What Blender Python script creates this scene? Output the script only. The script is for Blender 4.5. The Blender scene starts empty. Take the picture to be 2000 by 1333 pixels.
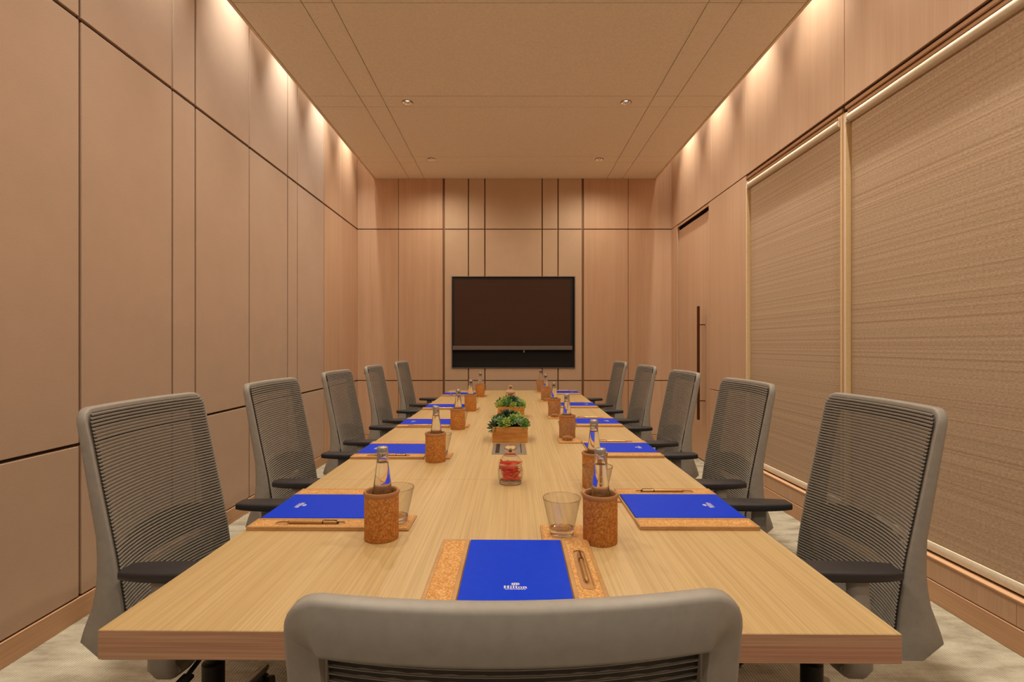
import bpy, bmesh, math, random
from mathutils import Vector, Matrix
random.seed(7)
C = bpy.context.scene.collection
sc = bpy.context.scene
PI = math.pi
CAMZ = 1.22

# ------------------------------------------------------------------ camera
cam_d = bpy.data.cameras.new('camera')
cam = bpy.data.objects.new('camera', cam_d); C.objects.link(cam)
cam.location = (0, 0, CAMZ); cam.rotation_euler = (PI/2, 0, 0)
cam_d.sensor_width = 36; cam_d.lens = 36*985/2000
cam_d.shift_x = 0.001; cam_d.shift_y = 0.00425
cam_d.clip_start = 0.02
sc.camera = cam
# ------------------------------------------------------------------ world
w = bpy.data.worlds.new('world'); sc.world = w; w.use_nodes = True
bg = w.node_tree.nodes['Background']
bg.inputs[0].default_value = (1.0, 0.88, 0.74, 1); bg.inputs[1].default_value = 0.17
# ------------------------------------------------------------------ colour management
sc.view_settings.view_transform = 'Standard'; sc.view_settings.look = 'None'
sc.view_settings.gamma = 1; sc.view_settings.use_curve_mapping = False
sc.view_settings.exposure = -0.2
sc.cycles.max_bounces = 12; sc.cycles.transmission_bounces = 12
sc.cycles.transparent_max_bounces = 24; sc.cycles.diffuse_bounces = 6
sc.cycles.glossy_bounces = 4
sc.cycles.sample_clamp_indirect = 4
# ------------------------------------------------------------------ lights
WARM = (1.0, 0.885, 0.71)
def spot(name, loc, energy, size, blend=0.9, rot=(0, 0, 0), radius=0.03, col=WARM):
    d = bpy.data.lights.new(name, 'SPOT'); d.energy = energy; d.color = col
    d.spot_size = math.radians(size); d.spot_blend = blend; d.shadow_soft_size = radius
    o = bpy.data.objects.new(name, d); C.objects.link(o)
    o.location = loc; o.rotation_euler = rot
    return o
def strip(name, x, z, y0, y1, energy, width=0.05, tilt=0.0, col=WARM):
    d = bpy.data.lights.new(name, 'AREA'); d.shape = 'RECTANGLE'; d.size = width; d.size_y = y1-y0
    d.energy = energy; d.color = col; d.spread = math.radians(150)
    o = bpy.data.objects.new(name, d); C.objects.link(o)
    o.location = (x, (y0+y1)/2, z); o.rotation_euler = (0, tilt, 0)
    return o
E_COVE_L, E_COVE_R, E_STRIP, E_DOWN = 185, 215, 18, 50
COOL = (1.0, 0.98, 0.88)
for k in range(9):
    y = -0.62 + 0.80*k
    spot('cove_light', (-1.760, y+0.06, 4.12), E_COVE_L, 56, 1.0, (0, math.radians(2), 0), 0.02, COOL)
    spot('cove_light', (1.850, y-0.12, 4.12), E_COVE_R, 56, 1.0, (0, math.radians(-2), 0), 0.02, COOL)
strip('cove_strip', -1.80, 3.72, -1.6, 6.25, E_STRIP)
strip('cove_strip', 1.88, 3.72, -1.6, 6.25, E_STRIP)
DOWN = [(x, y) for y in (-1.04, 0.30, 1.64, 2.98, 4.323, 5.642) for x in (-0.888, 0.986)]
for x, y in DOWN:
    spot('downlight_beam', (x, y, 3.297), E_DOWN, 162, 1.0, (0, 0, 0), 0.03)

# ------------------------------------------------------------------ materials
def lin(h):
    h = h.lstrip('#'); out = []
    for i in (0, 2, 4):
        c = int(h[i:i+2], 16)/255
        out.append(c/12.92 if c <= 0.04045 else ((c+0.055)/1.055)**2.4)
    return (*out, 1)
def newmat(name):
    m = bpy.data.materials.new(name); m.use_nodes = True
    nt = m.node_tree; return m, nt, nt.nodes['Principled BSDF']
def tex_noise(nt, scale_vec, scale, detail=3, rough=0.55, rot=None, coord='Object'):
    tc = nt.nodes.new('ShaderNodeTexCoord'); mp = nt.nodes.new('ShaderNodeMapping')
    mp.inputs['Scale'].default_value = scale_vec
    if rot: mp.inputs['Rotation'].default_value = rot
    n = nt.nodes.new('ShaderNodeTexNoise'); n.inputs['Scale'].default_value = scale
    n.inputs['Detail'].default_value = detail; n.inputs['Roughness'].default_value = rough
    nt.links.new(tc.outputs[coord], mp.inputs[0]); nt.links.new(mp.outputs[0], n.inputs['Vector'])
    return n
def ramp(nt, src, stops):
    r = nt.nodes.new('ShaderNodeValToRGB')
    el = r.color_ramp.elements
    while len(el) < len(stops): el.new(0.5)
    for e, (p, c) in zip(el, stops): e.position = p; e.color = c
    nt.links.new(src, r.inputs[0]); return r
def mixc(nt, a, b, fac, mode='MIX'):
    m = nt.nodes.new('ShaderNodeMix'); m.data_type = 'RGBA'; m.blend_type = mode
    if isinstance(fac, float): m.inputs[0].default_value = fac
    else: nt.links.new(fac, m.inputs[0])
    for i, s in ((6, a), (7, b)):
        if isinstance(s, tuple): m.inputs[i].default_value = s
        else: nt.links.new(s, m.inputs[i])
    return m.outputs[2]
def bump(nt, src, bsdf, strength, dist=0.001):
    b = nt.nodes.new('ShaderNodeBump'); b.inputs['Strength'].default_value = strength
    b.inputs['Distance'].default_value = dist
    nt.links.new(src, b.inputs['Height']); nt.links.new(b.outputs[0], bsdf.inputs['Normal'])
def plain(name, col, rough=0.5, metal=0.0, noise=0.0, spec=0.5, coat=0.0):
    m, nt, b = newmat(name)
    c = lin(col)
    n = tex_noise(nt, (1, 1, 1), 60)
    k = 0.04 + noise
    r = ramp(nt, n.outputs[0], [(0.3, tuple(x*(1-k) for x in c[:3])+(1,)), (0.7, tuple(min(1, x*(1+k)) for x in c[:3])+(1,))])
    nt.links.new(r.outputs[0], b.inputs['Base Color'])
    b.inputs['Roughness'].default_value = rough; b.inputs['Metallic'].default_value = metal
    b.inputs['Specular IOR Level'].default_value = spec; b.inputs['Coat Weight'].default_value = coat
    return m
def wood(name, dark, light, vec, scale=1.0, rough=0.5, fine=(1, 1, 1), fscale=1.0, famt=0.35, bmp=0.15, spec=0.4):
    m, nt, b = newmat(name)
    n1 = tex_noise(nt, vec, scale, 4, 0.6)
    n2 = tex_noise(nt, fine, fscale, 2, 0.7)
    r1 = ramp(nt, n1.outputs[0], [(0.3, lin(dark)), (0.7, lin(light))])
    r2 = ramp(nt, n2.outputs[0], [(0.35, (0.80, 0.76, 0.72, 1)), (0.6, (1.06, 1.06, 1.06, 1))])
    c = mixc(nt, r1.outputs[0], r2.outputs[0], famt, 'MULTIPLY')
    nt.links.new(c, b.inputs['Base Color'])
    b.inputs['Roughness'].default_value = rough; b.inputs['Specular IOR Level'].default_value = spec
    bump(nt, n2.outputs[0], b, bmp, 0.0006)
    return m
M = {}
# vertical-grain pale veneer on the walls (grain along world Z)
M['veneer'] = wood('wall_veneer', '#c49d7d', '#cca788', (14, 14, 0.4), 1.0, 0.55, (200, 200, 2.0), 1.0, 0.30, 0.1)
M['veneer_h'] = wood('wall_veneer_horizontal', '#bb8f6a', '#c99e79', (14, 0.5, 14), 1.0, 0.5, (160, 2.0, 160), 1.0, 0.4, 0.1)
M['veneer_hx'] = wood('wall_veneer_horizontal_back', '#bb8f6a', '#c99e79', (0.5, 14, 14), 1.0, 0.5, (2.0, 160, 160), 1.0, 0.4, 0.1)
M['ash'] = wood('table_ash_veneer', '#c9ab76', '#d3b887', (9, 0.35, 9), 1.0, 0.42, (170, 1.6, 170), 1.0, 0.65, 0.12, 0.45)
M['ash_edge'] = wood('table_edge_veneer', '#c8967a', '#dab08f', (0.6, 20, 40), 1.0, 0.5, (2.5, 50, 260), 1.0, 0.9, 0.15)
M['board_wood'] = wood('board_oak', '#b98a55', '#cfa26c', (10, 10, 10), 1.0, 0.45, (20, 200, 200), 1.0, 0.4, 0.1)
M['bronze'] = plain('dark_bronze_trim', '#40281a', 0.6, 0.1)
M['bronze_back'] = plain('brown_joint_backing', '#85603f', 0.6, 0.1)
M['groove'] = plain('ceiling_groove', '#7a583a', 0.8)
M['ceiling'] = plain('ceiling_board', '#f3e8d3', 0.75, 0, 0.01)
M['edge_trim'] = plain('slab_edge_trim', '#e6cfae', 0.6)
M['slot'] = plain('cove_interior', '#d8c2a4', 0.8)

def fabric(name, c1, c2, s=900.0, b_s=0.25):
    m, nt, b = newmat(name)
    n1 = tex_noise(nt, (1, 1, 0.35), s, 2, 0.8)
    n3 = tex_noise(nt, (1, 1, 1), 5.0, 3, 0.6)
    r = ramp(nt, n1.outputs[0], [(0.35, lin(c1)), (0.65, lin(c2))])
    r3 = ramp(nt, n3.outputs[0], [(0.3, (0.95, 0.95, 0.94, 1)), (0.7, (1.03, 1.02, 1.02, 1))])
    nt.links.new(mixc(nt, r.outputs[0], r3.outputs[0], 0.8, 'MULTIPLY'), b.inputs['Base Color'])
    b.inputs['Roughness'].default_value = 0.95; b.inputs['Specular IOR Level'].default_value = 0.15
    b.inputs['Sheen Weight'].default_value = 0.1
    bump(nt, n1.outputs[0], b, b_s, 0.0008)
    return m
M['linen'] = fabric('wall_linen', '#b3947b', '#bd9f86', 500.0)
M['linen_back'] = fabric('back_wall_linen', '#c5a88c', '#cfb398', 500.0)
M['seat_fabric'] = fabric('seat_fabric', '#57524b', '#6e6960', 900.0)

def carpet():
    m, nt, b = newmat('ribbed_carpet')
    tc = nt.nodes.new('ShaderNodeTexCoord'); mp = nt.nodes.new('ShaderNodeMapping')
    nt.links.new(tc.outputs['Object'], mp.inputs[0])
    wv = nt.nodes.new('ShaderNodeTexWave'); wv.inputs['Scale'].default_value = 28; wv.bands_direction = 'X'
    wv.inputs['Distortion'].default_value = 0.5; wv.inputs['Detail'].default_value = 2
    wv.inputs['Detail Scale'].default_value = 6
    nt.links.new(mp.outputs[0], wv.inputs['Vector'])
    n2 = tex_noise(nt, (1, 3.0, 1), 4.5, 5, 0.65)
    n3 = tex_noise(nt, (1, 1, 1), 260, 2, 0.7)
    r = ramp(nt, n2.outputs[0], [(0.36, lin('#8f826e')), (0.5, lin('#a59984')), (0.68, lin('#b4a994'))])
    rw = ramp(nt, wv.outputs[0], [(0.1, (0.55, 0.52, 0.48, 1)), (0.6, (1.05, 1.05, 1.05, 1))])
    c = mixc(nt, r.outputs[0], rw.outputs[0], 0.55, 'MULTIPLY')
    r3 = ramp(nt, n3.outputs[0], [(0.3, (0.8, 0.8, 0.8, 1)), (0.7, (1.1, 1.1, 1.1, 1))])
    c = mixc(nt, c, r3.outputs[0], 0.5, 'MULTIPLY')
    nt.links.new(c, b.inputs['Base Color'])
    b.inputs['Roughness'].default_value = 1.0; b.inputs['Specular IOR Level'].default_value = 0.1
    bump(nt, wv.outputs[0], b, 0.5, 0.004)
    return m
M['carpet'] = carpet()

def blindmat():
    m, nt, b = newmat('woven_blind_cloth')
    n1 = tex_noise(nt, (1, 0.04, 75), 1.0, 4, 0.75)
    n2 = tex_noise(nt, (1, 70, 230), 1.0, 2, 0.7)
    n3 = tex_noise(nt, (1, 0.03, 22), 1.0, 3, 0.6)
    r1 = ramp(nt, n1.outputs[0], [(0.36, lin('#a38467')), (0.46, lin('#bb9f83')), (0.62, lin('#c7ad92'))])
    r2 = ramp(nt, n2.outputs[0], [(0.38, (0.70, 0.67, 0.64, 1)), (0.6, (1.08, 1.08, 1.08, 1))])
    r3 = ramp(nt, n3.outputs[0], [(0.3, (0.86, 0.86, 0.86, 1)), (0.7, (1.06, 1.06, 1.06, 1))])
    c = mixc(nt, r1.outputs[0], r2.outputs[0], 0.6, 'MULTIPLY')
    c = mixc(nt, c, r3.outputs[0], 0.7, 'MULTIPLY')
    nt.links.new(c, b.inputs['Base Color']); b.inputs['Roughness'].default_value = 0.95
    b.inputs['Specular IOR Level'].default_value = 0.15
    bump(nt, n2.outputs[0], b, 0.4, 0.001)
    return m
M['blind'] = blindmat()

def corkmat(name, cols, vs, amt=1.0):
    m, nt, b = newmat(name)
    tc = nt.nodes.new('ShaderNodeTexCoord')
    v = nt.nodes.new('ShaderNodeTexVoronoi'); v.inputs['Scale'].default_value = vs
    nt.links.new(tc.outputs['Object'], v.inputs['Vector'])
    r = ramp(nt, v.outputs['Color'], [(0.15, lin(cols[0])), (0.5, lin(cols[1])), (0.85, lin(cols[2]))])
    n = tex_noise(nt, (1, 1, 1), vs*1.7, 3, 0.7)
    r2 = ramp(nt, n.outputs[0], [(0.33, (0.52, 0.42, 0.34, 1)), (0.5, (1, 1, 1, 1))])
    c = mixc(nt, r.outputs[0], r2.outputs[0], 0.6*amt, 'MULTIPLY')
    nt.links.new(c, b.inputs['Base Color']); b.inputs['Roughness'].default_value = 0.8
    b.inputs['Specular IOR Level'].default_value = 0.25
    bump(nt, n.outputs[0], b, 0.25, 0.001)
    return m
M['cork_cup'] = corkmat('dark_cork', ('#b8753a', '#cf8b47', '#e0a560'), 260.0, 0.7)
M['cork_board'] = corkmat('pale_cork', ('#c98c4a', '#dca563', '#ecc184'), 300.0, 0.8)
M['cup_lip'] = plain('cup_lip', '#b98252', 0.6)
M['blue'] = plain('blue_card', '#003fe6', 0.42, 0, 0.0, 0.10)
M['white_print'] = plain('white_print', '#f2f2f4', 0.6)
M['gold'] = plain('brushed_brass', '#cba066', 0.3, 0.6)
M['pen_dark'] = plain('dark_pen_tip', '#4a3018', 0.4, 0.5)
M['frame_plastic'] = plain('grey_chair_plastic', '#a5a19a', 0.42, 0, 0.02, 0.45)
M['arm_black'] = plain('soft_black_armpad', '#353336', 0.42, 0, 0.0, 0.5)
M['black_plastic'] = plain('black_plastic', '#131111', 0.45)
M['leg_metal'] = plain('brushed_leg_metal', '#8e8a82', 0.3, 0.8)
M['rib'] = plain('mesh_rib_fabric', '#918c83', 0.75, 0, 0.03, 0.3)
def sheer():
    m, nt, b = newmat('sheer_mesh_backing')
    b.inputs['Base Color'].default_value = lin('#4a4540'); b.inputs['Roughness'].default_value = 0.9
    tr = nt.nodes.new('ShaderNodeBsdfTransparent'); mx = nt.nodes.new('ShaderNodeMixShader')
    mx.inputs[0].default_value = 0.68
    out = nt.nodes['Material Output']
    nt.links.new(tr.outputs[0], mx.inputs[1]); nt.links.new(b.outputs[0], mx.inputs[2])
    nt.links.new(mx.outputs[0], out.inputs['Surface'])
    return m
M['sheer'] = sheer()
def glassmat(name, ior=1.45, tint='#ffffff', rough=0.0):
    m, nt, b = newmat(name)
    b.inputs['Base Color'].default_value = lin(tint); b.inputs['Roughness'].default_value = rough
    b.inputs['IOR'].default_value = ior; b.inputs['Transmission Weight'].default_value = 1.0
    return m
def thinglass(name, ior=1.45, edge=(0.86, 0.84, 0.80, 1)):
    """thin-walled glass: clear sheet with a fresnel reflection, tinted at grazing angles"""
    m, nt, b = newmat(name)
    nt.nodes.remove(b)
    tr = nt.nodes.new('ShaderNodeBsdfTransparent'); gl = nt.nodes.new('ShaderNodeBsdfGlossy')
    gl.inputs['Roughness'].default_value = 0.02
    lw = nt.nodes.new('ShaderNodeLayerWeight'); lw.inputs['Blend'].default_value = 0.5
    r = ramp(nt, lw.outputs['Facing'], [(0.0, (0.975, 0.97, 0.96, 1)), (0.75, (0.92, 0.91, 0.89, 1)), (1.0, (0.34, 0.30, 0.25, 1))])
    nt.links.new(r.outputs[0], tr.inputs['Color'])
    fr = ramp(nt, lw.outputs['Facing'], [(0.0, (0.045, 0.045, 0.045, 1)), (0.6, (0.09, 0.09, 0.09, 1)), (0.85, (0.30, 0.30, 0.30, 1)), (1.0, (0.7, 0.7, 0.7, 1))])
    mx = nt.nodes.new('ShaderNodeMixShader')
    nt.links.new(fr.outputs[0], mx.inputs[0]); nt.links.new(tr.outputs[0], mx.inputs[1]); nt.links.new(gl.outputs[0], mx.inputs[2])
    nt.links.new(mx.outputs[0], nt.nodes['Material Output'].inputs['Surface'])
    return m
M['glass'] = glassmat('clear_glass', 1.45)
M['thin_glass'] = thinglass('thin_clear_glass')
M['water'] = glassmat('still_water', 1.33)
M['cap'] = plain('silver_bottle_cap', '#bdb8ae', 0.25, 0.55)
M['box_wood'] = wood('planter_pine', '#b9742f', '#dba056', (7, 7, 30), 1.0, 0.5, (20, 20, 120), 1.0, 0.5, 0.1)
M['soil'] = plain('dark_soil', '#2c2018', 0.95, 0, 0.2)
M['leaf_light'] = plain('pale_green_leaf', '#a4b95a', 0.5, 0, 0.18)
M['leaf_mid'] = plain('mid_green_leaf', '#5d8a3c', 0.5, 0, 0.2)
M['leaf_dark'] = plain('dark_green_leaf', '#2f5133', 0.45, 0, 0.2)
M['leaf_grey'] = plain('grey_green_leaf', '#8fa583', 0.55, 0, 0.1)
M['leaf_red'] = plain('purple_tinged_leaf', '#5c4238', 0.55, 0, 0.1)
M['red_candy'] = plain('red_wrapper', '#e2301f', 0.22, 0, 0.1, 0.6)
M['orange_candy'] = plain('orange_wrapper', '#f0603a', 0.22, 0, 0.1, 0.6)
M['screen'] = plain('dark_screen', '#4c372d', 0.9, 0, 0.0, 0.03)
M['niche'] = plain('black_niche_lining', '#0b0606', 0.8)
M['bezel'] = plain('black_bezel', '#1c1411', 0.4)
M['silver'] = plain('satin_silver', '#9a938a', 0.35, 0.7)
M['tvbar'] = plain('grey_sound_bar', '#6e635c', 0.45, 0.2)
M['plate'] = plain('brushed_steel_plate', '#aaa69c', 0.35, 0.6)
M['white_enamel'] = plain('cream_aluminium', '#e4d3ba', 0.4, 0.0)
M['edge_pale'] = plain('pale_edge_lipping', '#e0bf8c', 0.5)
M['handle'] = plain('bronze_handle', '#5b3520', 0.35, 0.6)
M['chrome'] = plain('polished_chrome', '#e8e2da', 0.08, 1.0)
def emis(name, col, s):
    m, nt, b = newmat(name)
    b.inputs['Emission Color'].default_value = col; b.inputs['Emission Strength'].default_value = s
    b.inputs['Base Color'].default_value = (0.8, 0.8, 0.8, 1)
    return m
M['lamp'] = emis('lamp_glow', (1, 0.92, 0.80, 1), 4.0)
M['night_glass'] = plain('dark_window_glass', '#12100e', 0.05)

# ------------------------------------------------------------------ mesh helpers
def link(name, me, parent=None, loc=None, rot=None, mt=None):
    o = bpy.data.objects.new(name, me); C.objects.link(o)
    if parent is not None: o.parent = parent
    if loc is not None: o.location = loc
    if rot is not None: o.rotation_euler = rot
    return o
def empty(name, loc=(0, 0, 0), rot=(0, 0, 0)):
    o = bpy.data.objects.new(name, None); C.objects.link(o); o.empty_display_size = 0.1
    o.location = loc; o.rotation_euler = rot; return o
def tag(o, label=None, cat=None, group=None, kind=None):
    if label: o['label'] = label
    if cat: o['category'] = cat
    if group: o['group'] = group
    if kind: o['kind'] = kind
    return o
def finish(bm, name, m, smooth=False, angle=40):
    bmesh.ops.recalc_face_normals(bm, faces=bm.faces[:])
    me = bpy.data.meshes.new(name); bm.to_mesh(me); bm.free()
    me.materials.append(m)
    if smooth:
        for p in me.polygons: p.use_smooth = True
        try: me.set_sharp_from_angle(angle=math.radians(angle))
        except Exception: pass
    return me
def bx(bm, x0, x1, y0, y1, z0, z1, bev=0.0, seg=1):
    g = bmesh.ops.create_cube(bm, size=1.0)
    vs = g['verts']
    for v in vs:
        v.co = Vector(((x0+x1)/2 + v.co.x*(x1-x0), (y0+y1)/2 + v.co.y*(y1-y0), (z0+z1)/2 + v.co.z*(z1-z0)))
    if bev > 0:
        es = list({e for v in vs for e in v.link_edges})
        bmesh.ops.bevel(bm, geom=es, offset=bev, segments=seg, affect='EDGES', profile=0.5)
def box_me(name, b, m, bev=0.0, seg=1, smooth=False):
    bm = bmesh.new(); bx(bm, *b, bev, seg); return finish(bm, name, m, smooth)
def box(name, b, m, parent=None, bev=0.0, seg=1, smooth=False):
    return link(name, box_me(name, b, m, bev, seg, smooth), parent)
def lathe(bm, prof, seg=32, cx=0, cy=0, closed=False):
    rings = []
    for r, z in prof:
        if r < 1e-6: rings.append([bm.verts.new((cx, cy, z))])
        else: rings.append([bm.verts.new((cx+r*math.cos(2*PI*k/seg), cy+r*math.sin(2*PI*k/seg), z)) for k in range(seg)])
    pairs = list(zip(rings, rings[1:]))
    if closed: pairs.append((rings[-1], rings[0]))
    for a, b in pairs:
        for k in range(seg):
            k2 = (k+1) % seg
            if len(a) == 1 and len(b) == 1: continue
            if len(a) == 1: bm.faces.new((a[0], b[k], b[k2]))
            elif len(b) == 1: bm.faces.new((a[k], a[k2], b[0]))
            else: bm.faces.new((a[k], a[k2], b[k2], b[k]))
def lathe_me(name, prof, m, seg=32, closed=False, angle=50):
    bm = bmesh.new(); lathe(bm, prof, seg, closed=closed); return finish(bm, name, m, True, angle)
def tube(bm, p0, p1, r0, r1=None, seg=12):
    r1 = r0 if r1 is None else r1
    p0, p1 = Vector(p0), Vector(p1); d = (p1-p0).normalized()
    a = d.orthogonal().normalized(); b = d.cross(a)
    A = [bm.verts.new(p0 + (a*math.cos(2*PI*k/seg)+b*math.sin(2*PI*k/seg))*r0) for k in range(seg)]
    B = [bm.verts.new(p1 + (a*math.cos(2*PI*k/seg)+b*math.sin(2*PI*k/seg))*r1) for k in range(seg)]
    for k in range(seg): bm.faces.new((A[k], A[(k+1) % seg], B[(k+1) % seg], B[k]))
    bm.faces.new(A[::-1]); bm.faces.new(B)
def loft(bm, secs, cap=True):
    rings = [[bm.verts.new(p) for p in s] for s in secs]
    n = len(rings[0])
    for a, b in zip(rings, rings[1:]):
        for k in range(n): bm.faces.new((a[k], a[(k+1) % n], b[(k+1) % n], b[k]))
    if cap: bm.faces.new(rings[0][::-1]); bm.faces.new(rings[-1])

# ================================================================== ROOM SHELL
XL, XR, YB, YF, ZC, ZT = -1.918, 2.005, 6.30, -1.70, 3.305, 4.22
floor = tag(box('floor', (XL-0.1, XR+0.1, YF, YB+0.1, -0.05, 0.0), M['carpet']), kind='structure', label='beige ribbed carpet floor')
J1, J2 = 0.779, 2.672      # horizontal joints
G = 0.0075                  # half gap
# ---- left wall
wl = tag(box('wall_left', (XL-0.08, XL-0.019, YF, YB+0.08, 0.0, ZT), M['bronze']), kind='structure', label='left wall of linen and veneer panels')
ys = [YF, -1.10, -0.49, -0.28, 0.35, 0.97, 1.17, 1.62, 2.246, 2.858, 3.067, 3.697, 4.333, 4.530, 5.176, 5.742, YB]
for a, b in zip(ys, ys[1:]):
    wd = b > 5.3
    m = M['veneer'] if wd else M['linen']
    ga = 0.0015 if abs(a-5.742) < 0.01 else G
    gb = 0.0015 if abs(b-5.742) < 0.01 else (0.0 if b == YB else G)
    for z0, z1 in ((0.107, J1-G), (J1+G, J2-G), (J2+G+0.002, ZT)):
        box('panel', (XL-0.020, XL, a+ga, b-gb, z0, z1), m, wl, 0.0018)
tag(box('baseboard_left', (XL-0.012, XL+0.004, YF, YB, 0.0, 0.10), M['veneer_h'], None, 0.002), kind='structure')
# ---- back wall
wb = tag(box('wall_back', (XL-0.08, XR+0.12, YB+0.020, YB+0.09, 0.0, ZT), M['bronze_back']), kind='structure', label='back wall with linen centre bay and veneer sides')
TV = (-0.742, 0.802, 0.932, 2.083)
xs = [(XL, -1.407, 'v', 0, .003), (-1.407, -0.838, 'v', .003, .016), (-0.838, -0.531, 'l', .012, G), (-0.531, -0.326, 'l', G, G), (-0.326, 0.390, 'l', G, G),
      (0.390, 0.588, 'l', G, G), (0.588, 0.895, 'l', G, .012), (0.895, 1.465, 'v', .016, .003), (1.465, XR+0.01, 'v', .003, 0)]
for a, b, k, ga, gb in xs:
    m = M['veneer'] if k == 'v' else M['linen_back']
    for z0, z1 in ((0.107, J1-0.006), (J1+0.006, J2-0.006), (J2+0.006, ZC if (a > -1.5 and b < 1.6) else ZT)):
        x0, x1 = a+ga, b-gb
        if k == 'l' and z1 > TV[2] and z0 < TV[3]:
            # cut round the screen niche
            box('panel', (x0, x1, YB, YB+0.021, z0, TV[2]), m, wb, 0.0012)
            box('panel', (x0, x1, YB, YB+0.021, TV[3], z1), m, wb, 0.0012)
            if x0 < TV[0]: box('panel', (x0, TV[0], YB, YB+0.021, TV[2], TV[3]), m, wb, 0)
            if x1 > TV[1]: box('panel', (TV[1], x1, YB, YB+0.021, TV[2], TV[3]), m, wb, 0)
        else:
            box('panel', (x0, x1, YB, YB+0.021, z0, z1), m, wb, 0.0015)
tag(box('baseboard_back', (XL, XR, YB-0.004, YB+0.012, 0.0, 0.10), M['veneer_hx'], None, 0.002), kind='structure')
# ---- right wall
W1 = (3.062, 4.302); W2 = (0.95, 3.034); SILL, HEAD = 0.214, 2.64
wr = tag(empty('wall_right'), kind='structure', label='right wall of veneer panels')
bm = bmesh.new()
bx(bm, XR+0.016, XR+0.12, YF, YB+0.05, HEAD, ZT); bx(bm, XR+0.016, XR+0.12, YF, W1[1], 0, SILL-0.02); bx(bm, XR+0.035, XR+0.12, W1[1], 5.085, 0, SILL-0.02)
bx(bm, XR+0.035, XR+0.12, W1[1], 5.085, SILL-0.02, HEAD); bx(bm, XR+0.08, XR+0.12, 5.085, YB+0.05, 0, HEAD); bx(bm, XR+0.016, XR+0.12, YF, W2[0], SILL-0.02, HEAD)
link('wall_core', finish(bm, 'wall_core', M['bronze']), wr)
def rpanel(y0, y1, z0, z1, m='veneer', bev=0.0015, x=XR, dep=0.016):
    return box('panel', (x, x+dep, y0, y1, z0, z1), M[m], wr, bev)
ups = [YF, -0.55, 0.60, 1.78, 3.033, 4.302, 5.04, YB]
for a, b in zip(ups, ups[1:]):
    rpanel(a+0.0015, b-(0.0015 if b < YB else 0), J2+0.004, ZT)
for z0, z1 in ((0.107, J1-0.0035), (J1+0.0035, J2-0.006)):
    rpanel(W1[1]+0.002, 5.085, z0, z1, dep=0.03)
rpanel(6.085, YB, 0.0, J2-0.004, dep=0.03)                 # corner stile
rpanel(5.089, 5.115, 0.0, J2-0.006, dep=0.03)               # door stile
for a, b in ((YF, -0.55), (-0.55, 0.35), (0.35, W2[0]-0.002)):
    rpanel(a+0.002, b-0.002, 0.107, J2-0.006)
tag(box('baseboard_right', (XR-0.004, XR+0.016, YF, 5.085, 0.0, 0.100), M['veneer_h'], None, 0.002), kind='structure')
for a, b in ((W2[0], W1[1]),):
    rpanel(a, 2.0, 0.104, 0.196, 'veneer'); rpanel(2.0+0.001, b, 0.104, 0.196, 'veneer')
# ---- sill, header and linings of the two windows
def window(idx, y0, y1):
    root = tag(empty('window_%d' % idx), kind='structure')
    box('sill', (XR-0.006, XR+0.12, y0, y1, 0.203, SILL), M['veneer_h'], root, 0.002)
    box('sill_moulding', (XR-0.002, XR+0.02, y0, y1, 0.194, 0.2025), M['veneer_h'], root, 0.001)
    box('header_rail', (XR+0.004, XR+0.12, y0, y1, 2.640, J2-0.012), M['veneer_h'], root, 0.002)
    box('header_moulding', (XR+0.018, XR+0.12, y0, y1, 2.617, 2.6395), M['veneer_h'], root, 0.002)
    box('jamb', (XR+0.002, XR+0.12, y1-0.012, y1+0.0015, SILL, 2.617), M['edge_pale'], root, 0.001)
    box('jamb', (XR+0.002, XR+0.12, y0-0.0015, y0+0.012, SILL, 2.617), M['edge_pale'], root, 0.001)
    box('jamb_bead', (XR, XR+0.006, y1-0.010, y1+0.001, SILL, 2.60), M['white_enamel'], root, 0.0008)
    box('jamb_stop', (XR+0.038, XR+0.045, y1-0.024, y1-0.012, SILL, 2.56), M['edge_pale'], root, 0.001)
    box('pane', (XR+0.095, XR+0.10, y0, y1, SILL, 2.617), M['night_glass'], root)
    return root
window(1, *W1); window(2, *W2)
box('mullion', (XR+0.006, XR+0.12, W2[1]+0.002, W1[0]-0.002, SILL, 2.617), M['veneer'], wr, 0.002)
def blind(y0, y1, label):
    root = tag(empty('roller_blind', (XR+0.02, (y0+y1)/2, 2.585)), label, 'blind', 'roller blinds over the windows')
    L = (y1-y0)/2
    bm = bmesh.new()
    for k in range(1):
        bx(bm, 0.0090, 0.0110, -L+0.004, L-0.012, 0.245-2.585, 0.0)
    link('blind_cloth', finish(bm, 'blind_cloth', M['blind']), root)
    bm = bmesh.new(); tube(bm, (0.004, -L+0.028, 0.0), (0.004, L-0.010, 0.0), 0.0255, seg=28)
    link('roller_tube', finish(bm, 'roller_tube', M['white_enamel'], True, 40), root)
    for s, nm in ((-1, 'end_bracket'), (1, 'end_bracket')):
        bm = bmesh.new(); bx(bm, -0.022, 0.045, s*L - (0.004 if s > 0 else -0.010)-0.003, s*L-(0.004 if s > 0 else -0.010)+0.003, -0.030, 0.030, 0.002)
        tube(bm, (0.004, s*(L-0.012), 0), (0.004, s*(L-0.027), 0), 0.018, seg=20)
        link(nm, finish(bm, nm, M['white_enamel'], True, 35), root)
    bm = bmesh.new(); bx(bm, 0.004, 0.020, -L+0.006, L-0.014, 0.226-2.585, 0.270-2.585, 0.003, 2)
    link('bottom_bar', finish(bm, 'bottom_bar', M['white_enamel'], True, 35), root)
    return root
blind(W1[0]+0.013, W1[1]-0.013, 'narrower woven roller blind beside the veneer door panel')
blind(W2[0]+0.013, W2[1]-0.013, 'wide woven roller blind at the right edge of the view')
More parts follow.
